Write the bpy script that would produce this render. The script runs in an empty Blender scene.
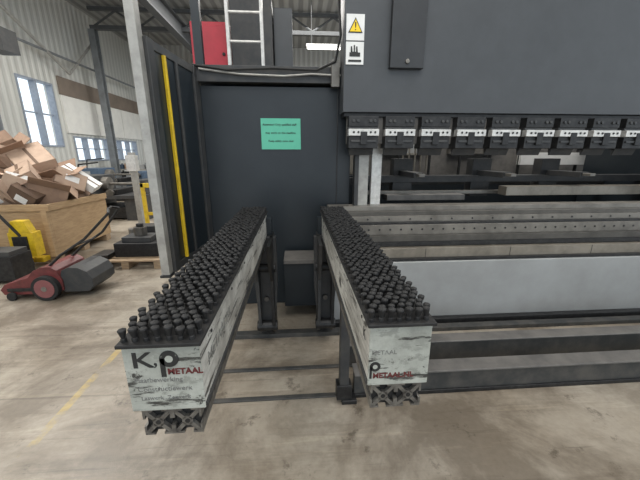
import bpy, bmesh, math, random
from mathutils import Vector, Matrix
random.seed(7)
sc = bpy.context.scene
try:
    sc.view_settings.view_transform = 'Standard'
except Exception:
    pass

# ------------------------------------------------------------------ materials
def _new(name):
    m = bpy.data.materials.new(name); m.use_nodes = True
    nt = m.node_tree; b = nt.nodes.get('Principled BSDF')
    return m, nt, b
def mat(name, col, rough=0.5, metal=0.0, col2=None, scale=8.0, amt=1.0, bump=0.0, detail=6, stretch=(1,1,1), lo=0.4, hi=0.65, emit=0):
    m, nt, b = _new(name)
    b.inputs['Roughness'].default_value = rough
    b.inputs['Metallic'].default_value = metal
    c1 = (*col, 1)
    tc = nt.nodes.new('ShaderNodeTexCoord'); mp = nt.nodes.new('ShaderNodeMapping')
    mp.inputs['Scale'].default_value = stretch
    nt.links.new(tc.outputs['Object'], mp.inputs['Vector'])
    n = nt.nodes.new('ShaderNodeTexNoise'); n.inputs['Scale'].default_value = scale
    n.inputs['Detail'].default_value = detail; n.inputs['Roughness'].default_value = 0.65
    nt.links.new(mp.outputs['Vector'], n.inputs['Vector'])
    if col2 is None: col2 = tuple(c*0.8 for c in col)
    r = nt.nodes.new('ShaderNodeValToRGB')
    r.color_ramp.elements[0].position = lo; r.color_ramp.elements[1].position = hi
    r.color_ramp.elements[0].color = c1; r.color_ramp.elements[1].color = (*col2, 1)
    nt.links.new(n.outputs['Fac'], r.inputs['Fac'])
    nt.links.new(r.outputs['Color'], b.inputs['Base Color'])
    if bump:
        bp = nt.nodes.new('ShaderNodeBump'); bp.inputs['Strength'].default_value = bump
        bp.inputs['Distance'].default_value = 0.01
        nt.links.new(n.outputs['Fac'], bp.inputs['Height']); nt.links.new(bp.outputs['Normal'], b.inputs['Normal'])
    if emit:
        b.inputs['Emission Color'].default_value = c1; b.inputs['Emission Strength'].default_value = emit
    return m

def scuffed(name, base, dark, mid):
    """white wrap with long scratches, smudges and torn dark chips"""
    m, nt, b = _new(name); L=nt.links.new
    b.inputs['Roughness'].default_value=.42
    tc=nt.nodes.new('ShaderNodeTexCoord')
    def nz(scale,stretch,rot,det=8,ro=.7):
        mp=nt.nodes.new('ShaderNodeMapping'); mp.inputs['Scale'].default_value=stretch; mp.inputs['Rotation'].default_value=rot
        L(tc.outputs['Object'],mp.inputs['Vector'])
        n=nt.nodes.new('ShaderNodeTexNoise'); n.inputs['Scale'].default_value=scale; n.inputs['Detail'].default_value=det; n.inputs['Roughness'].default_value=ro
        L(mp.outputs['Vector'],n.inputs['Vector']); return n
    def mask(n,a,c):
        r=nt.nodes.new('ShaderNodeMapRange'); r.inputs['From Min'].default_value=a; r.inputs['From Max'].default_value=c
        L(n.outputs['Fac'],r.inputs['Value']); return r.outputs['Result']
    def mix(f,A,Bc):
        x=nt.nodes.new('ShaderNodeMix'); x.data_type='RGBA'; L(f,x.inputs['Factor'])
        if isinstance(A,tuple): x.inputs['A'].default_value=(*A,1)
        else: L(A,x.inputs['A'])
        x.inputs['B'].default_value=(*Bc,1); return x.outputs['Result']
    c=mix(mask(nz(5,(1,1,1),(0,0,0)),.42,.64),base,mid)
    c=mix(mask(nz(16,(1,.12,1.6),(.25,0,0)),.53,.59),c,mid)
    c=mix(mask(nz(30,(.2,.1,1.2),(.12,.5,0)),.565,.61),c,dark)
    c=mix(mask(nz(15,(1,.35,1),(.1,0,0),10,.75),.575,.605),c,dark)
    L(c,b.inputs['Base Color'])
    bp=nt.nodes.new('ShaderNodeBump'); bp.inputs['Strength'].default_value=.4; bp.inputs['Distance'].default_value=.008
    L(nz(9,(1,.6,1),(0,0,0)).outputs['Fac'],bp.inputs['Height']); L(bp.outputs['Normal'],b.inputs['Normal'])
    return m

M = {}
M['ram'] = mat('ram_paint', (.060,.065,.071), .42, 0, (.050,.054,.059), 5, lo=.35, hi=.7)
M['ramdark'] = mat('ram_bracket_paint', (.03,.032,.035), .4, 0)
M['dark'] = mat('dark_panel_paint', (.011,.016,.021), .38, 0, (.016,.022,.027), 3)
M['black'] = mat('black_steel', (.012,.012,.013), .45, .2, (.03,.03,.03), 20)
M['charcoal'] = mat('charcoal_paint', (.033,.035,.038), .5, 0, (.055,.054,.052), 9)
M['beam'] = mat('floor_beam_paint', (.045,.047,.047), .55, .1, (.09,.085,.078), 7)
M['beamtop'] = mat('pale_beam_top', (.17,.16,.148), .6, .1, (.11,.105,.10), 6)  # paler grey than the beam sides, reused on some panels and strips
M['steel'] = mat('machined_steel', (.23,.215,.19), .36, .4, (.14,.13,.115), 5)
M['steel2'] = mat('worn_die_steel', (.11,.103,.092), .42, .35, (.07,.065,.058), 5)
M['rail'] = mat('table_rail_steel', (.30,.27,.225), .34, .4, (.19,.17,.14), 4)
M['silver'] = mat('tool_clamp_plate', (.66,.65,.62), .35, .3, (.5,.49,.47), 20)
M['alu'] = mat('aluminium_profile', (.24,.23,.21), .45, .6, (.10,.095,.09), 30)
M['grey'] = mat('light_grey_panel', (.36,.37,.37), .35, 0, (.27,.273,.268), 2.2, lo=.3, hi=.75)
M['post'] = mat('galvanised_post', (.42,.41,.38), .4, .3, (.30,.29,.27), 10)
M['yellow'] = mat('yellow_paint', (.75,.52,.02), .45, 0, (.55,.36,.02), 12)
M['red'] = mat('faded_red_plastic', (.17,.035,.035), .45, 0, (.10,.025,.025), 10)
M['cabred'] = mat('red_enclosure', (.50,.03,.05), .4, 0, (.40,.025,.04), 4)
M['bristle'] = mat('black_bristle', (.008,.008,.009), .65, 0, (.018,.018,.018), 60)
M['tray'] = mat('brush_tray_black', (.010,.010,.011), .65, 0, (.022,.021,.020), 25)
M['tape'] = scuffed('scuffed_white_wrap', (.68,.675,.63), (.06,.058,.052), (.36,.35,.32))
M['tape2'] = scuffed('grey_wrap', (.46,.475,.43), (.05,.05,.046), (.28,.29,.26))
M['ink'] = mat('black_ink', (.02,.02,.02), .6, 0, (.28,.29,.26), 35, lo=.60, hi=.68)
M['inkblack'] = mat('solid_ink', (.02,.02,.02), .6)
M['inkred'] = mat('dark_red_ink', (.12,.02,.02), .6, 0, (.30,.29,.27), 40, lo=.60, hi=.68)
M['inkgrey'] = mat('grey_ink', (.19,.19,.18), .6, 0, (.38,.40,.36), 40, lo=.54, hi=.62)
M['white'] = mat('white_label', (.8,.8,.78), .5, 0, (.7,.7,.68), 5)
M['warn'] = mat('warning_yellow', (.9,.62,.02), .5, 0, (.85,.58,.02), 5)
M['green'] = mat('green_sign_card', (.11,.50,.34), .5, 0, (.10,.46,.32), 3)
M['card'] = mat('cardboard', (.34,.225,.155), .8, 0, (.26,.17,.12), 5)
M['card2'] = mat('cardboard_light', (.48,.35,.26), .8, 0, (.39,.275,.205), 5)
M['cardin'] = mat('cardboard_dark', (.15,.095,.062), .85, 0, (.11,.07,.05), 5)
M['wood'] = mat('plywood', (.46,.32,.18), .7, 0, (.35,.23,.125), 6, stretch=(1,1,6))
M['pallet'] = mat('pallet_wood', (.40,.29,.18), .75, 0, (.25,.18,.12), 10, stretch=(1,4,4))
M['rubber'] = mat('rubber', (.02,.02,.02), .8)
M['hub'] = mat('red_wheel_hub', (.25,.09,.09), .6)
M['wallw'] = mat('white_wall_panel', (.80,.79,.74), .6, 0, (.72,.71,.67), 2)
M['wallb'] = mat('brown_wall_band', (.22,.175,.14), .6, 0, (.18,.145,.115), 2)
M['frame'] = mat('window_frame_paint', (.30,.34,.40), .5)
M['colsteel'] = mat('structural_steel_grey', (.20,.215,.225), .5, .1, (.15,.16,.165), 3)
M['truss'] = mat('truss_dark', (.08,.085,.09), .6)
M['lamp'] = mat('lamp_tube', (1,.98,.92), .5, emit=5)
M['cable'] = mat('cable_black', (.012,.012,.012), .5)
M['blue'] = mat('machine_blue', (.07,.11,.17), .5)

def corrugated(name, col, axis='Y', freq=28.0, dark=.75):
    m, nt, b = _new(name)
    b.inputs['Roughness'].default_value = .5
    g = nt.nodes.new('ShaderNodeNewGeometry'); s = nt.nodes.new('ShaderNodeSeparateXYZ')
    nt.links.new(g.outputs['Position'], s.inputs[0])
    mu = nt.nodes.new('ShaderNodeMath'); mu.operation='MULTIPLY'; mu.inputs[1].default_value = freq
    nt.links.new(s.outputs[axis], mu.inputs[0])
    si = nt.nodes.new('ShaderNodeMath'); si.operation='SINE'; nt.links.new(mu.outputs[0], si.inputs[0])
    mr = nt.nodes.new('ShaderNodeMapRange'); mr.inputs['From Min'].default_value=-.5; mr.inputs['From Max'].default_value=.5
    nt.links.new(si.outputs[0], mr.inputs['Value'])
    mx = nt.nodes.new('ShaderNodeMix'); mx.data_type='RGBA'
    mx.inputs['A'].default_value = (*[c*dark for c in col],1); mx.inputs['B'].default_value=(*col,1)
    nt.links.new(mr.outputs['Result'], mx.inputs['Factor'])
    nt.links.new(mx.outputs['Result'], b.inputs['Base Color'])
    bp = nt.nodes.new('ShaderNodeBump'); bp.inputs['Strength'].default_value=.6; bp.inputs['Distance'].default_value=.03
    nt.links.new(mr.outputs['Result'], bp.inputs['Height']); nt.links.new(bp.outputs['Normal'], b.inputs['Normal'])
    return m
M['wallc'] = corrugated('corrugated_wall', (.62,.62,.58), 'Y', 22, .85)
M['ceil'] = corrugated('corrugated_roof', (.32,.325,.32), 'X', 16, .6)
M['wallback'] = corrugated('corrugated_back_wall', (.42,.42,.40), 'X', 22, .8)

def concrete():
    m, nt, b = _new('worn_concrete')
    L = nt.links.new
    g = nt.nodes.new('ShaderNodeNewGeometry')
    def noise(scale, det=8, ro=.6, stretch=None, dist=0, rot=.3):
        n = nt.nodes.new('ShaderNodeTexNoise'); n.inputs['Scale'].default_value=scale
        n.inputs['Detail'].default_value=det; n.inputs['Roughness'].default_value=ro
        n.inputs['Distortion'].default_value = dist
        if stretch:
            mp = nt.nodes.new('ShaderNodeMapping'); mp.inputs['Scale'].default_value=stretch
            mp.inputs['Rotation'].default_value=(0,0,rot)
            L(g.outputs['Position'], mp.inputs['Vector']); L(mp.outputs['Vector'], n.inputs['Vector'])
        else: L(g.outputs['Position'], n.inputs['Vector'])
        return n
    def ramp(n, p0, c0, p1, c1):
        r = nt.nodes.new('ShaderNodeValToRGB'); r.color_ramp.elements[0].position=p0; r.color_ramp.elements[1].position=p1
        r.color_ramp.elements[0].color=(*c0,1); r.color_ramp.elements[1].color=(*c1,1)
        L(n.outputs['Fac'], r.inputs['Fac']); return r
    def mult(a, bb, f=1.0):
        x = nt.nodes.new('ShaderNodeMix'); x.data_type='RGBA'; x.blend_type='MULTIPLY'; x.inputs['Factor'].default_value=f
        L(a, x.inputs['A']); L(bb, x.inputs['B']); return x.outputs['Result']
    base = ramp(noise(.9, 6, .6), .35, (.315,.270,.212), .65, (.41,.370,.310))
    st = ramp(noise(1.1, 10, .68, None, .4), .42, (.55,.525,.50), .55, (1,1,1))
    sp = ramp(noise(4.5, 10, .75), .35, (.42,.40,.385), .42, (1,1,1))
    fine = ramp(noise(26, 6, .7), .30, (.88,.87,.86), .6, (1.03,1.02,1.01))
    scr = ramp(noise(1.6, 8, .7, (.3,2.6,1)), .38, (.74,.72,.70), .47, (1,1,1))
    scr2 = ramp(noise(3.0, 6, .75, (.25,4,1), 0, -.9), .56, (1,1,1), .64, (1.22,1.22,1.20))
    drk = ramp(noise(5.0, 5, .6, (.12,5,1), 0, .9), .33, (.66,.65,.64), .38, (1,1,1))
    c = mult(base.outputs['Color'], st.outputs['Color'])
    c = mult(c, fine.outputs['Color']); c = mult(c, scr.outputs['Color'], .9); c = mult(c, sp.outputs['Color'], .85); c = mult(c, scr2.outputs['Color'], .9); c = mult(c, drk.outputs['Color'], .8)
    s = nt.nodes.new('ShaderNodeSeparateXYZ'); L(g.outputs['Position'], s.inputs[0])
    cp = nt.nodes.new('ShaderNodeMath'); cp.operation='COMPARE'; cp.inputs[1].default_value=-1.54; cp.inputs[2].default_value=.026
    L(s.outputs['X'], cp.inputs[0])
    wn = noise(4, 8, .75); wr = nt.nodes.new('ShaderNodeMapRange'); wr.inputs['From Min'].default_value=.46; wr.inputs['From Max'].default_value=.60
    L(wn.outputs['Fac'], wr.inputs['Value'])
    fm = nt.nodes.new('ShaderNodeMath'); fm.operation='MULTIPLY'; L(cp.outputs[0], fm.inputs[0]); L(wr.outputs['Result'], fm.inputs[1])
    fm2 = nt.nodes.new('ShaderNodeMath'); fm2.operation='MULTIPLY'; fm2.inputs[1].default_value=.6; L(fm.outputs[0], fm2.inputs[0])
    mx = nt.nodes.new('ShaderNodeMix'); mx.data_type='RGBA'; mx.inputs['B'].default_value=(.52,.37,.09,1)
    L(fm2.outputs[0], mx.inputs['Factor']); L(c, mx.inputs['A'])
    L(mx.outputs['Result'], b.inputs['Base Color'])
    rr = nt.nodes.new('ShaderNodeMapRange'); rr.inputs['To Min'].default_value=.2; rr.inputs['To Max'].default_value=.52
    L(noise(1.7,6,.6).outputs['Fac'], rr.inputs['Value']); L(rr.outputs['Result'], b.inputs['Roughness'])
    bp = nt.nodes.new('ShaderNodeBump'); bp.inputs['Strength'].default_value=.12; bp.inputs['Distance'].default_value=.01
    L(noise(30,6,.7).outputs['Fac'], bp.inputs['Height']); L(bp.outputs['Normal'], b.inputs['Normal'])
    return m
M['floor'] = concrete()

# ------------------------------------------------------------------ builder
def empty(name, loc):
    e = bpy.data.objects.new(name, None); e.location = loc; e.empty_display_size=.2
    sc.collection.objects.link(e); return e
class B:
    def __init__(s): s.bm = bmesh.new(); s.m = []
    def mi(s, k):
        if k not in s.m: s.m.append(k)
        return s.m.index(k)
    def poly(s, vs, faces, k):
        i = s.mi(k); v = [s.bm.verts.new(p) for p in vs]
        for f in faces:
            try:
                fc = s.bm.faces.new([v[j] for j in f]); fc.material_index = i
            except ValueError: pass
    def box(s, x0,x1,y0,y1,z0,z1,k, rz=0, piv=None, ry=0, rx=0):
        vs = [Vector((x,y,z)) for x in (x0,x1) for y in (y0,y1) for z in (z0,z1)]
        if rz or ry or rx:
            c = Vector(piv) if piv else Vector(((x0+x1)/2,(y0+y1)/2,(z0+z1)/2))
            R = Matrix.Rotation(rz,3,'Z')@Matrix.Rotation(ry,3,'Y')@Matrix.Rotation(rx,3,'X')
            vs = [R@(v-c)+c for v in vs]
        s.poly(vs, [(0,1,3,2),(4,6,7,5),(0,4,5,1),(2,3,7,6),(0,2,6,4),(1,5,7,3)], k)
    def prism(s, pts, axis, a, b, k):
        def mk(p, t):
            if axis=='X': return (t,p[0],p[1])
            if axis=='Y': return (p[0],t,p[1])
            return (p[0],p[1],t)
        n=len(pts); vs=[mk(p,a) for p in pts]+[mk(p,b) for p in pts]
        fs=[tuple(range(n)), tuple(reversed(range(n,2*n)))]+[(i,(i+1)%n,n+(i+1)%n,n+i) for i in range(n)]
        s.poly(vs, fs, k)
    def cyl(s, p0, p1, r, k, seg=16, r2=None):
        p0=Vector(p0); p1=Vector(p1); d=(p1-p0).normalized()
        u=d.orthogonal().normalized(); w=d.cross(u); r2=r if r2 is None else r2
        vs=[]
        for p,rr in ((p0,r),(p1,r2)):
            for i in range(seg):
                a=2*math.pi*i/seg; vs.append(p+(u*math.cos(a)+w*math.sin(a))*rr)
        s.poly(vs,[tuple(range(seg)),tuple(range(2*seg-1,seg-1,-1))]+[(i,(i+1)%seg,seg+(i+1)%seg,seg+i) for i in range(seg)],k)
    def tube(s, pts, r, k, seg=8):
        for a,b in zip(pts[:-1],pts[1:]): s.cyl(a,b,r,k,seg)
        for p in pts[1:-1]: s.ball(p,r,k)
    def ball(s,p,r,k):
        i=s.mi(k); res=bmesh.ops.create_icosphere(s.bm,subdivisions=1,radius=r,matrix=Matrix.Translation(p))
        for v in res['verts']:
            for f in v.link_faces: f.material_index=i
    def lathe(s, c, prof, k, seg=8, lean=(0,0)):
        vs=[]; n=len(prof)
        for r,z in prof:
            for i in range(seg):
                a=2*math.pi*i/seg; vs.append((c[0]+r*math.cos(a)+lean[0]*z,c[1]+r*math.sin(a)+lean[1]*z,c[2]+z))
        fs=[(j*seg+i,j*seg+(i+1)%seg,(j+1)*seg+(i+1)%seg,(j+1)*seg+i) for j in range(n-1) for i in range(seg)]
        fs.append(tuple(range((n-1)*seg,n*seg)))
        s.poly(vs,fs,k)
    def done(s, name, parent=None, bevel=0, seg=2):
        bmesh.ops.recalc_face_normals(s.bm, faces=s.bm.faces[:])
        xs=[v.co for v in s.bm.verts]
        c=Vector(((min(v.x for v in xs)+max(v.x for v in xs))/2,(min(v.y for v in xs)+max(v.y for v in xs))/2,min(v.z for v in xs)))
        for v in s.bm.verts: v.co-=c
        me=bpy.data.meshes.new(name); s.bm.to_mesh(me); s.bm.free()
        for k in s.m: me.materials.append(M[k])
        o=bpy.data.objects.new(name,me); o.location=c; sc.collection.objects.link(o)
        if parent: o.parent=parent; o.matrix_parent_inverse=Matrix.Translation(-parent.location)
        if bevel:
            bv=o.modifiers.new('bevel','BEVEL'); bv.width=bevel; bv.segments=seg; bv.limit_method='ANGLE'
        return o
def text(name, body, loc, size, k, parent, rz=0, sx=1, bold=0):
    cu=bpy.data.curves.new(name,'FONT'); cu.body=body; cu.size=size; cu.extrude=.0006; cu.offset=bold
    cu.materials.append(M[k]); cu.align_x='LEFT'
    o=bpy.data.objects.new(name,cu); o.location=loc; o.rotation_euler=(math.pi/2,0,rz); o.scale=(sx,1,1)
    sc.collection.objects.link(o)
    if parent: o.parent=parent; o.matrix_parent_inverse=Matrix.Translation(-parent.location)
    return o

# ------------------------------------------------------------------ room shell
H=7.5
b=B(); b.box(-9.3,12,-7,20.3,-.2,0,'floor'); b.done('floor')
b=B(); b.box(-9.3,12,-7,20.3,H,H+.15,'ceil'); b.done('ceiling')
wins=[(-3,0,2.2,4.1),(3.5,7.5,2.2,4.1),(11.7,13.3,1.9,4.15),(13.9,16.3,1.35,2.35),(16.6,19.0,1.35,2.35)]  # first two windows are out of frame, added to let in more light
b=B()
cuts=sorted(set([-7,20.3]+[w[0] for w in wins]+[w[1] for w in wins]))
for a,c in zip(cuts[:-1],cuts[1:]):
    w=[w for w in wins if abs(w[0]-a)<1e-6 and abs(w[1]-c)<1e-6]
    if w:
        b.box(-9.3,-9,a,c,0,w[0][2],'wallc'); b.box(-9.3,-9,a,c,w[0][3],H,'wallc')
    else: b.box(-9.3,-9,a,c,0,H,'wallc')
b.done('wall_left')
b=B(); b.box(-9,-8.95,13.6,20,3.85,4.5,'wallb'); b.done('trim_1')
b=B()
for i in range(3): b.box(-9,-8.93,13.6+i*2.1,13.6+i*2.1+2.05,2.45,3.83,'wallw')
b.done('trim_2')
for n,(a,c,z0,z1) in enumerate(wins,1):
    b=B(); t=.06
    b.box(-9.2,-8.97,a,c,z0,z0+t,'frame'); b.box(-9.2,-8.97,a,c,z1-t,z1,'frame')
    k=max(2,int((c-a)/.75))
    for i in range(k+1):
        y=a+(c-a-t)*i/k; b.box(-9.2,-8.97,y,y+t,z0+t,z1-t,'frame')
    zz=(z0+z1)/2
    for i in range(k):
        y=a+(c-a-t)*i/k; b.box(-9.2,-9.1,y+t,a+(c-a-t)*(i+1)/k,zz,zz+.04,'frame')
    b.done('window_%d'%n)
b=B()
b.box(-9,12,20,20.3,0,1.2,'wallback'); b.box(-9,12,20,20.3,2.4,H,'wallback'); b.box(-9,-8.6,20,20.3,1.2,2.4,'wallback'); b.box(-4.0,12,20,20.3,1.2,2.4,'wallback')
b.done('wall_back')
b=B(); b.box(-8.6,-4.0,20.05,20.2,1.2,1.26,'frame'); b.box(-8.6,-4.0,20.05,20.2,2.34,2.4,'frame')
for i in range(7): b.box(-8.6+i*.76,-8.55+i*.76,20.05,20.2,1.26,2.34,'frame')
b.done('window_6')

def ibeam_col(x,y,z0,z1,k='colsteel',w=.3,name='steel_column'):
    b=B(); b.box(x-w/2,x+w/2,y-w/2,y-w/2+.03,z0,z1,k); b.box(x-w/2,x+w/2,y+w/2-.03,y+w/2,z0,z1,k)
    b.box(x-.02,x+.02,y-w/2+.03,y+w/2-.03,z0,z1,k)
    b.box(x-w*.5,x+w*.5,y-w*.8,y+w*.8,z0,z0+.03,k)
    b.done(name)
ibeam_col(-8.3,9.6,0,6.6,w=.36); ibeam_col(-8.3,15.3,0,6.6,w=.26); ibeam_col(-8.3,2,0,6.6)
b=B()
b.box(-4.85,-4.55,-5,19.8,6.25,6.3,'truss'); b.box(-4.85,-4.55,-5,19.8,6.85,6.9,'truss'); b.box(-4.72,-4.68,-5,19.8,6.3,6.85,'truss')
for y in (0,6,12,18): b.box(-4.75,-4.65,y,y+.1,6.9,H-.005,'truss')
b.done('crane_runway_beam')
for yy in (9.6,15.3):
    b=B()
    b.box(-8.35,11.8,yy-.1,yy+.1,6.6,6.75,'truss'); b.box(-8.35,11.8,yy-.08,yy+.08,7.3,7.42,'truss')
    x=-8.2; up=True
    while x<11:
        b.cyl((x,yy,6.75 if up else 7.3),(x+.9,yy,7.3 if up else 6.75),.04,'truss',6); x+=.9; up=not up
    b.done('roof_truss')
b=B()
b.tube([(-8.6,10.2,6.4),(-8.6,13.8,4.6),(-8.6,16,6.5)],.05,'post')
b.tube([(-8.6,8.0,5.1),(-8.6,19,5.1)],.045,'colsteel')
b.done('wall_bracing_pipe')
b=B(); b.box(-7.85,-7.40,9.5,10.0,4.2,4.75,'charcoal'); b.cyl((-7.62,9.52,4.48),(-7.62,9.46,4.48),.16,'red',20); b.box(-8.118,-7.85,9.55,9.7,4.3,4.6,'colsteel'); b.done('unit_heater')
for x,y in ((1.25,13.2),(1.2,8.3),(5.5,11)):
    b=B(); b.box(x-.8,x+.8,y-.12,y+.12,5.52,5.62,'white'); b.box(x-.75,x+.75,y-.09,y+.09,5.49,5.52,'lamp')
    b.cyl((x-.6,y,5.62),(x-.6,y,H-.002),.01,'truss',6); b.cyl((x+.6,y,5.62),(x+.6,y,H-.002),.01,'truss',6)
    b.done('ceiling_lamp')
for x,y in ((-7,17),(-6.2,6)):
    b=B(); b.box(x-.12,x+.12,y-.8,y+.8,5.72,5.82,'white'); b.box(x-.09,x+.09,y-.75,y+.75,5.69,5.72,'lamp')
    b.cyl((x,y-.6,5.82),(x,y-.6,H-.002),.01,'truss',6); b.cyl((x,y+.6,5.82),(x,y+.6,H-.002),.01,'truss',6)
    b.done('ceiling_lamp')

# ------------------------------------------------------------------ press brake
pb=empty('press_brake',(2,3.2,0))
b=B()
b.box(-.91,.54,3.2,4.7,0,2.22,'dark')
b.box(-.95,.56,3.14,4.75,2.24,2.38,'charcoal')
b.box(-.93,-.90,3.17,3.2,0,2.22,'charcoal')
b.box(-.895,-.885,3.19,3.2,.1,2.2,'beamtop')
b.box(.40,.41,3.19,3.2,.05,2.2,'charcoal')
b.done('side_cabinet',pb,.006)
b=B(); b.tube([(-.85,3.12,2.34),(-.5,3.11,2.30),(-.1,3.11,2.29),(.15,3.11,2.31),(.42,3.1,2.30)],.009,'post')
b.tube([(-.9,3.12,2.37),(-.6,3.1,2.33),(-.2,3.1,2.35),(.2,3.1,2.34),(.36,3.05,2.40),(.40,3.02,2.6),(.38,3.04,2.9)],.011,'cable')
b.box(.33,.40,3.06,3.14,2.2,2.42,'steel')
b.done('cables',pb)
b=B()
b.box(.415,4.5,2.9,3.15,1.965,3.5,'ram')
b.box(.43,4.48,2.93,3.12,1.93,1.965,'black')
b.box(.80,1.09,2.85,2.9,2.31,3.45,'ramdark')
b.cyl((.945,2.85,2.36),(.945,2.835,2.36),.018,'steel',12)
b.done('ram',pb,.006)
b=B()
for i in range(12):
    c=.595+i*.327
    if c>4.4: break
    w=.132
    b.box(c-w,c+w,2.86,3.02,1.845,1.93,'black')
    b.box(c-w-.003,c+w+.003,2.835,2.9,1.765,1.822,'silver')
    b.box(c-w,c+w,2.87,3.0,1.822,1.845,'charcoal')
    b.box(c-w,c+w,2.85,3.0,1.66,1.765,'black')
    b.box(c-.03,c+.03,2.83,2.86,1.69,1.80,'black')
    for dx in (-.09,-.05,.06,.10):
        b.cyl((c+dx,2.835,1.795),(c+dx,2.828,1.795),.010,'black',8)
        b.cyl((c+dx,2.86,1.89),(c+dx,2.85,1.89),.014,'charcoal',8)
    b.box(c-w+.02,c+w-.02,2.84,2.855,1.71,1.73,'charcoal')
    b.prism([(2.93,1.66),(2.98,1.66),(2.965,1.60),(2.955,1.60)],'X',c-w+.02,c+w-.02,'charcoal')
b.box(.46,4.45,2.95,3.0,1.70,1.93,'beamtop')
b.done('tool_clamps',pb,.003)
b=B()
b.box(.60,.70,3.06,3.10,1.05,1.93,'post'); b.box(.74,.84,3.10,3.16,1.05,1.93,'silver')
b.box(.56,.60,3.04,3.14,1.05,1.93,'charcoal')
b.done('throat_columns',pb,.004)
b=B()
b.box(.30,4.5,2.98,3.14,1.07,1.115,'steel')
b.box(.30,4.5,2.92,3.14,1.03,1.07,'steel2')
b.box(.30,4.5,2.90,3.14,.975,1.03,'steel')
b.box(.30,4.5,2.86,3.14,.955,.975,'black')
b.box(.30,4.5,2.84,3.14,.86,.955,'steel')
b.box(.32,4.5,2.80,3.14,.80,.86,'steel2')
b.box(.32,4.5,2.78,3.14,.76,.80,'black')
b.box(.28,4.5,2.72,3.14,.66,.755,'rail')
b.box(.28,4.5,2.68,3.14,.64,.665,'black')
b.box(-.14,.28,2.80,3.12,.60,.635,'beamtop')
b.box(-.14,.3,2.82,3.15,.15,.60,'dark')
for i in range(40):
    x=.36+i*.105
    b.cyl((x,2.842,.91),(x,2.836,.91),.010,'black',8)
    if i%2: b.cyl((x,2.902,1.0),(x,2.895,1.0),.009,'black',8)
    if i%8==0: b.box(x,x+.004,2.717,2.72,.66,.755,'black')
b.done('lower_table',pb,.003)
b=B()
b.box(.30,4.5,2.66,3.10,.07,.64,'grey')
b.box(.30,4.5,2.60,2.66,.02,.075,'black')
b.done('front_cover',pb,.006)
b=B()
b.box(.7,4.5,3.75,3.9,1.28,1.36,'charcoal'); b.box(.7,4.5,3.55,3.6,1.16,1.20,'steel')
b.box(.7,4.5,4.3,4.4,1.2,1.3,'charcoal')
for x in (1.3,2.3,3.2):
    b.box(x-.05,x+.05,3.3,3.9,1.36,1.42,'charcoal'); b.box(x-.03,x+.03,3.2,3.4,1.38,1.41,'steel')
    b.box(x-.12,x+.12,3.8,3.95,1.1,1.56,'charcoal')
b.box(2.35,4.2,3.35,3.5,1.16,1.26,'rail')
b.box(1.0,1.9,3.4,3.6,1.11,1.17,'beamtop')
for i in range(5): b.box(1.55+i*.09,1.57+i*.09,4.6,4.63,1.35,2.0,'rail')
b.box(1.5,2.0,4.6,4.63,1.6,1.63,'rail')
b.done('back_gauge',pb,.003)
b=B()
b.box(.54,5.2,4.75,4.85,0,1.30,'dark'); b.box(.54,6.2,5.2,5.3,0,2.5,'beamtop')
b.box(.7,1.0,5.1,5.2,1.3,2.3,'rail'); b.box(1.4,2.1,5.1,5.2,1.62,2.2,'grey')
b.box(2.5,3.3,5.1,5.2,1.62,2.2,'steel'); b.box(3.6,5.8,4.9,5.0,1.45,1.64,'white')
for i in range(8): b.box(1.1+i*.5,1.13+i*.5,4.95,4.99,0.,2.3,'black')
b.done('rear_guard',pb,.003)
b=B(); b.box(4.5,5.3,2.75,4.7,0,3.3,'dark'); b.done('right_side_frame',pb,.01)
b=B(); b.box(.43,.58,2.892,2.8995,2.52,2.71,'white'); b.box(.43,.58,2.892,2.8995,2.34,2.51,'white')
b.prism([(.505,2.685),(.445,2.575),(.565,2.575)],'Y',2.888,2.892,'inkblack')
b.prism([(.505,2.67),(.457,2.582),(.553,2.582)],'Y',2.885,2.888,'warn')
b.prism([(.50,2.65),(.51,2.65),(.508,2.61),(.502,2.61)],'Y',2.883,2.885,'inkblack'); b.box(.501,.509,2.883,2.885,2.592,2.6,'inkblack')
b.prism([(.46,2.40),(.55,2.40),(.55,2.43),(.53,2.43),(.525,2.475),(.515,2.475),(.515,2.435),(.505,2.435),(.505,2.485),(.495,2.485),(.495,2.435),(.485,2.435),(.48,2.475),(.47,2.475),(.47,2.43),(.46,2.43)],'Y',2.888,2.892,'inkblack')
b.box(.45,.56,2.888,2.892,2.36,2.375,'inkblack')
b.done('warning_label',pb)
g=B()
def gp(t,off,z):
    d=Vector((.10,.8,0)).normalized(); n=Vector((-d.y,d.x,0))
    p=Vector((-1.0,2.4,0))+d*t+n*off; return (p.x,p.y,z)
def gbox(t0,t1,o0,o1,z0,z1,k):
    vs=[gp(t,o,z) for t in (t0,t1) for o in (o0,o1) for z in (z0,z1)]
    g.poly(vs,[(0,1,3,2),(4,6,7,5),(0,4,5,1),(2,3,7,6),(0,2,6,4),(1,5,7,3)],k)
gbox(.06,.78,-.01,.02,.72,2.33,'dark')
gbox(.0,.08,-.03,.04,.70,2.36,'charcoal'); gbox(.70,.80,-.03,.03,.60,2.36,'charcoal')
gbox(.06,.78,-.02,.03,2.30,2.36,'charcoal'); gbox(.06,.78,-.02,.03,.70,.76,'charcoal')
gbox(.20,.225,-.035,-.01,.76,2.30,'yellow')
gbox(.38,.41,-.03,-.01,.76,2.30,'charcoal')
g.box(-1.06,-.998,2.33,2.41,.70,3.1,'post'); g.box(-1.07,-.99,2.32,2.42,.68,.70,'black')
g.done('side_guard',pb,.004)
b=B()
b.box(.36,4.5,1.75,1.80,0,.17,'beam'); b.box(.36,4.5,1.735,1.86,.17,.185,'beamtop')
b.box(.36,4.5,1.735,1.75,.0,.03,'black')
b.box(.36,4.5,2.06,2.12,0,.20,'beam'); b.box(.36,4.5,2.03,2.14,.20,.212,'beamtop')
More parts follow.
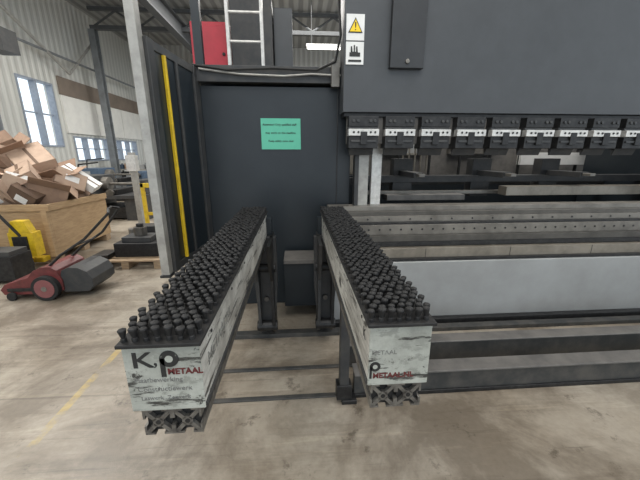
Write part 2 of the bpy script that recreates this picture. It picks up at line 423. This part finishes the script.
for y in (1.77,2.07): b.box(-.60,.5,y-.018,y+.018,.0,.012,'beam')
b.box(.27,.37,1.68,1.80,0,.03,'black')
b.box(.255,.315,1.70,1.76,.03,.85,'charcoal'); b.box(.235,.335,1.69,1.77,.03,.14,'black')
b.box(-.6,4.5,2.50,2.58,.0,.04,'beam')
b.done('floor_rail_frame',pb,.004)

b=B(); b.box(-1.20,-.76,4.2,4.65,2.38,3.09,'cabred'); b.box(-1.16,-.79,4.185,4.2,2.45,3.05,'cabred'); b.cyl((-.83,4.185,2.75),(-.83,4.17,2.75),.02,'black',10); b.done('control_enclosure',pb,.008)
b=B(); b.box(-.72,-.25,4.1,4.65,2.38,3.3,'charcoal'); b.box(-.24,-.02,4.2,4.65,2.38,3.25,'ram'); b.box(.12,.5,4.0,4.6,2.38,2.55,'dark')
b.done('hydraulic_unit',pb,.008)
b=B()
for x in (-.69,-.345):
    b.box(x,x+.03,3.66,3.72,2.38,4.2,'silver')
for i in range(7): b.cyl((-.67,3.69,2.47+i*.265),(-.34,3.69,2.47+i*.265),.014,'silver',10)
b.done('ladder')
b=B(); b.box(-.98,-.90,3.5,3.56,2.38,3.6,'dark'); b.done('cable_mast',pb)

sg=empty('green_safety_sign',(-.17,3.19,1.8))
b=B(); b.box(-.335,.045,3.192,3.1985,1.655,1.94,'green'); b.done('card',sg)
for i,(t,dx) in enumerate([('Attention! Only qualified staff',.0),('may work on this machine',.025),('Keep safety zone clear',.05)]):
    text('line_%d'%(i+1),t,(-.318+dx,3.191,1.875-i*.075),.027,'inkblack',sg,bold=.0004)

# ------------------------------------------------------------------ sheet support arms
def arm(x0,x1,yn,name,bx):
    yf=2.62; e=empty(name,((x0+x1)/2,(yn+yf)/2,.0))
    xc=(x0+x1)/2
    b=B()
    b.box(x0-.006,x1+.006,yn-.015,yf,1.137,1.147,'tray')
    b.box(x0+.006,x1-.006,yn,yf-.02,.945,1.137,'tape')
    b.box(x0+.002,x1-.002,yn-.004,yn,.94,1.137,'tape2')
    b.box(x0,x1,yn+.01,yf-.3,.934,.945,'charcoal')
    for i in range(6):
        y=yn+.12+i*.3; b.cyl((x0+.007,y,1.10),(x0+.003,y,1.10),.006,'black',8); b.cyl((x1-.007,y,1.10),(x1-.003,y,1.10),.006,'black',8)
    b.done('beam_body',e,.004)
    b=B(); w=.078; h=.082; zb=.852
    for cx in (xc-w/2,xc+w/2):
        cz=zb+h/2; y0=yn+.004; y1=yf-.1; k='alu'
        L=w/2; T=h/2; t=.006; s=.012
        for sx in (-1,1):
            for sz in (-1,1):
                b.box(*sorted((cx+sx*s,cx+sx*L)),y0,y1,*sorted((cz+sz*(T-t),cz+sz*T)),k)
                b.box(*sorted((cx+sx*(L-t),cx+sx*L)),y0,y1,*sorted((cz+sz*s,cz+sz*(T-t))),k)
                d=.004
                p=[(cx+sx*.008-d*sx,cz+sz*.008+d*sz),(cx+sx*.008+d*sx,cz+sz*.008-d*sz),(cx+sx*(L-t)+0*d,cz+sz*(T-t)-2*d*sz),(cx+sx*(L-t)-2*d*sx,cz+sz*(T-t))]
                b.prism(p,'Y',y0,y1,k)
                b.box(*sorted((cx+sx*(L-.016),cx+sx*(L-.002))),y0+.001,y1,*sorted((cz+sz*(T-.016),cz+sz*(T-.002))),k)
        b.cyl((cx,y0,cz),(cx,y1,cz),.015,k,12)
        b.cyl((cx,y0-.001,cz),(cx,y0+.02,cz),.007,'black',10)
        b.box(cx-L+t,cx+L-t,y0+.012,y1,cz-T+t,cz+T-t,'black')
    b.done('aluminium_extrusion',e)
    b=B(); nx=7; px=(x1-x0)/nx; py=.0265; n=int((yf-yn-.02)/py)
    for j in range(n):
        for i in range(nx):
            x=x0+px*(i+.5+(.22 if j%2 else -.22)); y=yn+.006+py*j
            r=random.uniform(.9,1.12); hh=random.uniform(.95,1.12)
            ln=(random.uniform(-.1,.1),random.uniform(-.1,.1))
            b.lathe((x,y,1.146),[(.0080,0),(.0074,.010*hh),(.0056,.012*hh),(.0112*r,.034*hh),(.0100*r,.037*hh),(.0015,.0405*hh)],'bristle',7,ln)
    b.done('brush_tufts',e)
    b=B(); Wd=.095
    prof=[(bx-Wd,.96),(bx+Wd,.96),(bx+Wd,.55),(bx+Wd*.85,.35),(bx+Wd*.6,.2),(bx+Wd*.3,.11),(bx-Wd*.3,.11),(bx-Wd*.6,.2),(bx-Wd*.85,.35),(bx-Wd,.55)]
    b.prism(prof,'Y',2.45,2.50,'charcoal')
    side=[(2.62,.96),(2.18,.96),(2.22,.80),(2.34,.62),(2.38,.16),(2.44,.10),(2.60,.10),(2.62,.3)]
    b.prism(side,'X',bx-.07,bx-.045,'charcoal'); b.prism(side,'X',bx+.045,bx+.07,'black')
    b.box(min(bx,xc)-.06,max(bx,xc)+.06,2.53,2.60,.5,1.1,'dark')
    b.cyl((bx-.085,2.44,.70),(bx+.085,2.44,.70),.035,'black',14)
    b.cyl((bx-.085,2.42,.18),(bx+.085,2.42,.18),.045,'black',14)
    b.cyl((bx,2.45,.42),(bx,2.43,.42),.022,'steel2',12)
    b.box(bx-.02,bx+.02,2.56,2.85,.1,.5,'black')
    b.done('mounting_bracket',e,.003)
    return e
aL=arm(-.45,-.255,.715,'sheet_support_arm',-.275)
aR=arm(.195,.380,.765,'sheet_support_arm',.225)
yf=.7105
text('print_1','K',(-.43,yf,1.075),.064,'ink',aL,sx=1.35,bold=.0008)
text('print_2',',',(-.377,yf,1.080),.06,'ink',aL)
b=B(); b.cyl((-.335,.7112,1.098),(-.335,.7095,1.098),.024,'ink',24); b.cyl((-.335,.7095,1.098),(-.335,.709,1.098),.010,'tape2',20); b.box(-.359,-.347,.7095,.711,1.045,1.10,'ink'); b.done('print_logo',aL)
text('print_3','METAAL',(-.343,yf,1.052),.024,'inkred',aL,bold=.0008)
text('print_4','Plaatbewerking',(-.43,yf,1.030),.020,'inkgrey',aL)
text('print_5','Constructiewerk',(-.425,yf,1.002),.020,'inkgrey',aL)
text('print_10','Laswerk  Zetwerk',(-.42,yf,.975),.017,'inkgrey',aL)
yf=.7605
b=B(); b.cyl((.217,.7612,1.005),(.217,.7595,1.005),.016,'ink',24); b.cyl((.217,.7595,1.005),(.217,.759,1.005),.007,'tape2',20); b.box(.2012,.208,.7595,.761,.965,1.005,'ink'); b.done('print_logo',aR)
text('print_6','METAAL.NL',(.211,yf,.966),.0235,'inkred',aR,bold=.0008)
text('print_7','METAAL',(.205,yf,1.045),.020,'inkgrey',aR)
text('print_8','K',(.2005,.86,1.05),.05,'ink',aR,rz=-math.pi/2)
text('print_9','METAAL.NL',(-.2605,.78,1.02),.06,'inkgrey',aL,rz=math.pi/2)

# ------------------------------------------------------------------ left side clutter
cr=empty('plywood_crate',(-4.5,5.5,0))
b=B()
b.box(-5.6,-3.7,4.84,4.87,.12,.88,'wood'); b.box(-5.6,-3.7,6.25,6.28,.12,.88,'wood')
b.box(-5.6,-5.57,4.87,6.25,.12,.88,'wood'); b.box(-3.73,-3.7,4.87,6.25,.12,.88,'wood'); b.box(-5.57,-3.73,4.87,6.25,.12,.16,'wood')
for y in (4.84,5.45,6.1): b.box(-5.6,-3.7,y,y+.14,0,.12,'pallet')
b.box(-5.6,-3.66,4.81,4.84,.80,.90,'wood'); b.box(-3.7,-3.67,4.84,6.28,.80,.90,'wood')
for x in (-3.78,-4.6): b.box(x,x+.08,4.80,4.84,.1,.8,'wood')
b.done('crate',cr,.004)
def carton(b,cx,cy,cz,sx,sy,sz,rz,ry,rx,k,flaps=True):
    R=Matrix.Rotation(rz,4,'Z')@Matrix.Rotation(ry,4,'Y')@Matrix.Rotation(rx,4,'X')
    T=Matrix.Translation((cx,cy,cz))@R
    def bx(x0,x1,y0,y1,z0,z1,kk,L=None):
        vs=[(T@(L if L else Matrix.Identity(4)))@Vector((x,y,z)) for x in (x0,x1) for y in (y0,y1) for z in (z0,z1)]
        b.poly(vs,[(0,1,3,2),(4,6,7,5),(0,4,5,1),(2,3,7,6),(0,2,6,4),(1,5,7,3)],kk)
    hx,hy,hz=sx/2,sy/2,sz/2; t=.008
    bx(-hx,hx,-hy,hy,-hz,-hz+t,k); bx(-hx,hx,-hy,-hy+t,-hz,hz,k); bx(-hx,hx,hy-t,hy,-hz,hz,k)
    bx(-hx,-hx+t,-hy,hy,-hz,hz,k); bx(hx-t,hx,-hy,hy,-hz,hz,k)
    if flaps:
        for s in (-1,1):
            a=random.uniform(.2,1.0)
            L=Matrix.Translation((0,s*hy,hz))@Matrix.Rotation(s*a,4,'X')
            vs=[0,s*hy*.8]; bx(-hx,hx,min(vs),max(vs),-t/2,t/2,k,L)
            L=Matrix.Translation((s*hx,0,hz))@Matrix.Rotation(-s*random.uniform(-.8,.6),4,'Y')
            vs=[0,s*hx*.6]; bx(min(vs),max(vs),-hy,hy,-t/2,t/2,k,L)
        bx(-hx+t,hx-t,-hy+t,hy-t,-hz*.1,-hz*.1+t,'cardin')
    else:
        bx(-hx,hx,-hy,hy,hz-t,hz,k); bx(-hx,hx,-.022,.022,hz,hz+.002,'cardin'); bx(-hx,hx,-.022,.022,-hz-.002,-hz,'cardin'); bx(-hx*.4,hx*.5,-hy-.002,-hy,-hz*.3,hz*.4,'white')
b=B()
spec=[(-5.2,5.2,1.0,.7,.6,.5,.3,.2,0,'card',1),(-4.5,5.2,1.05,.70,.5,.42,-.35,-.25,.5,'card2',0),(-4.0,5.3,.98,.5,.45,.4,.6,.35,.2,'card',1),
(-4.2,5.9,1.0,.6,.6,.5,.2,-.3,.2,'card',1),(-4.95,5.7,1.2,.7,.6,.5,-.5,.3,-.2,'card2',0),(-4.75,5.3,1.36,.62,.45,.34,.6,.35,.55,'card2',1),
(-4.4,5.7,1.45,.60,.5,.40,-.6,.5,.35,'card2',0),(-5.35,5.5,1.38,.6,.55,.4,.4,-.3,.4,'card',1),(-3.98,5.75,1.15,.45,.35,.3,.9,.5,-.4,'card2',0),(-5.0,5.02,1.18,.5,.4,.3,-.6,.5,.4,'card',0),(-4.1,5.05,1.0,.35,.3,.3,.2,.7,.3,'cardin',0),(-4.8,5.75,1.56,.5,.45,.35,.8,-.45,.3,'card',1),(-3.9,6.0,1.2,.6,.35,.12,.3,.7,.2,'white',0),(-4.25,5.25,1.28,.42,.34,.24,-.9,.4,.5,'card2',0)]
for s in spec: carton(b,*s)
b.box(-4.35,-4.0,4.95,4.97,.95,1.3,'card2',rz=.4,ry=.5); b.box(-5.0,-4.5,4.9,4.92,1.0,1.35,'card',rz=.2,ry=-.6)
b.box(-4.35,-4.0,5.0,5.02,1.08,1.34,'white',rz=.1,ry=.3,rx=-.5)
b.done('cardboard_boxes',cr)

b=B()
b.prism([(-3.35,.06),(-3.38,.12),(-3.33,.18),(-3.20,.22),(-3.06,.26),(-2.99,.34),(-2.90,.38),(-2.80,.385),(-2.74,.34),(-2.70,.22),(-2.70,.10),(-2.85,.06)],'Y',3.5,3.98,'red')
b.prism([(-2.71,.07),(-2.73,.24),(-2.70,.33),(-2.62,.365),(-2.52,.36),(-2.43,.31),(-2.38,.22),(-2.38,.13),(-2.44,.07)],'Y',3.52,3.96,'charcoal')
b.box(-3.3,-2.8,3.488,3.5,.1,.14,'black')
for y in (3.44,3.99):
    b.cyl((-2.86,y,.145),(-2.86,y+.06,.145),.145,'rubber',28); b.cyl((-2.86,y-.006,.145),(-2.86,y+.066,.145),.108,'hub',24)
    b.cyl((-2.86,y-.012,.145),(-2.86,y+.07,.145),.03,'steel',12)
b.cyl((-3.25,3.46,.05),(-3.25,3.49,.05),.05,'rubber',14)
hl=[(-2.86,3.56,.36),(-2.7,3.56,.50),(-2.42,3.58,.68),(-2.12,3.6,.97),(-2.16,3.68,1.01),(-2.2,3.82,1.01),(-2.16,3.9,.98),(-2.42,3.92,.68),(-2.7,3.93,.50),(-2.86,3.93,.36)]
b.tube(hl,.015,'black'); b.tube([(-2.5,3.58,.62),(-2.5,3.92,.62)],.010,'black')
b.done('push_sweeper',None,.02,4)

b=B()
b.box(-4.05,-3.72,4.5,4.66,.2,.55,'yellow'); b.box(-3.98,-3.79,4.47,4.5,.3,.5,'black')
b.prism([(-4.03,.55),(-3.74,.55),(-3.8,.72),(-3.97,.72)],'Y',4.5,4.62,'yellow')
b.cyl((-3.88,4.46,.1),(-3.88,4.46,.2),.05,'steel',12); b.cyl((-3.94,4.46,.09),(-3.82,4.46,.09),.09,'rubber',18)
b.tube([(-3.88,4.5,.5),(-4.1,4.42,.95),(-4.2,4.38,1.12)],.02,'black'); b.tube([(-4.2,4.28,1.12),(-4.2,4.5,1.12)],.018,'black')
for x in (-4.03,-3.9): b.box(x,x+.12,4.66,4.8,.06,.13,'yellow')
b.done('pallet_jack',None,.008)
b=B()
b.box(-4.45,-3.62,3.98,4.30,.04,.36,'black'); b.box(-4.43,-3.64,4.0,4.28,.36,.42,'charcoal'); b.tube([(-4.25,4.13,.42),(-4.25,4.13,.5),(-3.9,4.13,.5),(-3.9,4.13,.42)],.015,'black')
b.box(-4.35,-4.0,3.972,3.98,.15,.28,'grey')
for x in (-4.4,-3.68): b.box(x-.03,x+.03,4.0,4.28,0,.04,'rubber')
b.done('equipment_case',None,.015)

b=B()
for i in range(6): b.box(-3.0,-2.0,4.42+i*.17,4.53+i*.17,.11,.13,'pallet')
for x in (-3.0,-2.55,-2.1): b.box(x,x+.1,4.42,5.4,.02,.11,'pallet'); b.box(x,x+.1,4.42,5.4,0,.02,'pallet')
b.done('wooden_pallet')
b=B()
b.box(-2.72,-2.1,4.6,5.0,.13,.34,'black'); b.box(-2.62,-2.2,4.65,4.95,.34,.42,'charcoal'); b.cyl((-2.85,4.9,.17),(-2.85,5.3,.17),.04,'steel2')
b.box(-2.6,-2.15,5.05,5.3,.13,.5,'charcoal'); b.box(-2.98,-2.76,4.5,4.8,.13,.2,'black')
b.cyl((-2.4,4.8,.42),(-2.4,4.8,.55),.09,'steel2',18); b.cyl((-2.4,4.8,.55),(-2.4,4.8,.6),.05,'black',14)
b.cyl((-2.7,5.15,.13),(-2.7,5.15,.45),.06,'steel',14)
b.done('steel_machine_parts',None,.008)
b=B()
for x in (-2.86,-2.50): b.box(x-.03,x+.03,6.0,6.06,0,1.1,'yellow'); b.box(x-.08,x+.08,5.95,6.11,0,.015,'black')
b.box(-2.89,-2.47,6.0,6.05,1.02,1.1,'yellow'); b.box(-2.86,-2.50,6.01,6.04,.5,.56,'yellow')
b.done('safety_barrier',None,.005)
b=B(); b.box(-3.22,-3.12,6.4,6.5,0,1.65,'post'); b.box(-3.28,-3.06,6.35,6.55,0,.02,'post'); b.box(-3.26,-3.08,6.36,6.5,1.3,1.6,'silver'); b.done('control_pedestal',None,.005)
def machine(x,y,w,d,h,k,name):
    b=B()
    b.box(x,x+.28*w,y+.05,y+d-.05,0,h*.5,k); b.box(x+.72*w,x+w,y+.05,y+d-.05,0,h*.5,k); b.box(x+.28*w,x+.72*w,y+.15,y+d-.15,.05,h*.3,'black')
    b.box(x-.02,x+w+.02,y,y+d,h*.5,h*.58,'charcoal')
    b.box(x,x+.32*w,y+.08,y+d-.08,h*.58,h,k); b.cyl((x+.32*w,y+d/2,h*.80),(x+.40*w,y+d/2,h*.80),h*.16,'steel',20); b.cyl((x+.40*w,y+d/2,h*.80),(x+.85*w,y+d/2,h*.80),.035,'steel',12)
    b.box(x+.5*w,x+.64*w,y+.1,y+d-.1,h*.58,h*.7,'black'); b.box(x+.82*w,x+.98*w,y+.25,y+d-.25,h*.58,h*.9,k)
    b.cyl((x+.56*w,y,h*.64),(x+.56*w,y+.06,h*.64),.09,'steel2',16); b.cyl((x+.9*w,y+.05,h*.8),(x+.9*w,y+.2,h*.8),.08,'steel2',16)
    b.box(x+.04*w,x+.2*w,y+.05,y+.08,h*.66,h*.92,'grey'); b.tube([(x+.1*w,y+.3,h),(x+.12*w,y+.3,h*1.25),(x+.4*w,y+.25,h*1.3)],.02,'black')
    b.done(name,None,.01)
machine(-5.6,8.0,1.8,1.2,1.1,'charcoal','workshop_lathe')
machine(-7.6,11.5,2.2,1.2,1.15,'blue','workshop_lathe')
machine(-6.2,13.5,2.2,1.2,1.3,'colsteel','workshop_lathe')
b=B()
for z in (.1,.5,.9): b.box(-8.8,-6.6,15.9,16.8,z,z+.06,'post')
for x in (-8.8,-6.66): 
    for y in (15.9,16.74): b.box(x,x+.06,y,y+.06,0,1.2,'truss')
for i in range(6):
    for z in (.16,.56,.96): b.box(-8.6+i*.33,-8.35+i*.33,16.0,16.5,z,z+.14+.06*((i+int(z*5))%3),['blue','card','charcoal','grey'][(i+int(z*5))%4])
b.done('storage_rack')

# ------------------------------------------------------------------ light
w=bpy.data.worlds.new('World'); sc.world=w; w.use_nodes=True
bg=w.node_tree.nodes['Background']; bg.inputs[0].default_value=(.83,.92,1,1); bg.inputs[1].default_value=1.45
def area(name,loc,rot,sx,sy,e,col=(1,.97,.92)):
    l=bpy.data.lights.new(name,'AREA'); l.shape='RECTANGLE'; l.size=sx; l.size_y=sy; l.energy=e; l.color=col
    o=bpy.data.objects.new(name,l); o.location=loc; o.rotation_euler=rot; sc.collection.objects.link(o)
area('ceiling_light_front',(-1,-1.5,6.8),(math.radians(12),0,0),6,3,300)
area('fill_light_left',(-5.5,6,6.9),(0,0,0),3,6,760)  # unseen fill lamp, added to brighten the left side
area('ceiling_light_back',(0,13,6.9),(0,0,0),8,5,900)
area('ceiling_light_machine',(3.2,1.0,6.8),(0,0,0),4,2,170)
area('fill_light_rear',(3.0,4.3,5.0),(0,0,0),3,.8,140)  # unseen fill lamp, added to brighten the back gauge area behind the ram

cam=bpy.data.cameras.new('camera'); co=bpy.data.objects.new('camera',cam); sc.collection.objects.link(co)
cam.sensor_width=36; cam.lens=17.44; cam.clip_start=.02
co.location=(0,0,1.6); co.rotation_euler=(math.radians(74.7),0,math.radians(-4.2))
sc.camera=co
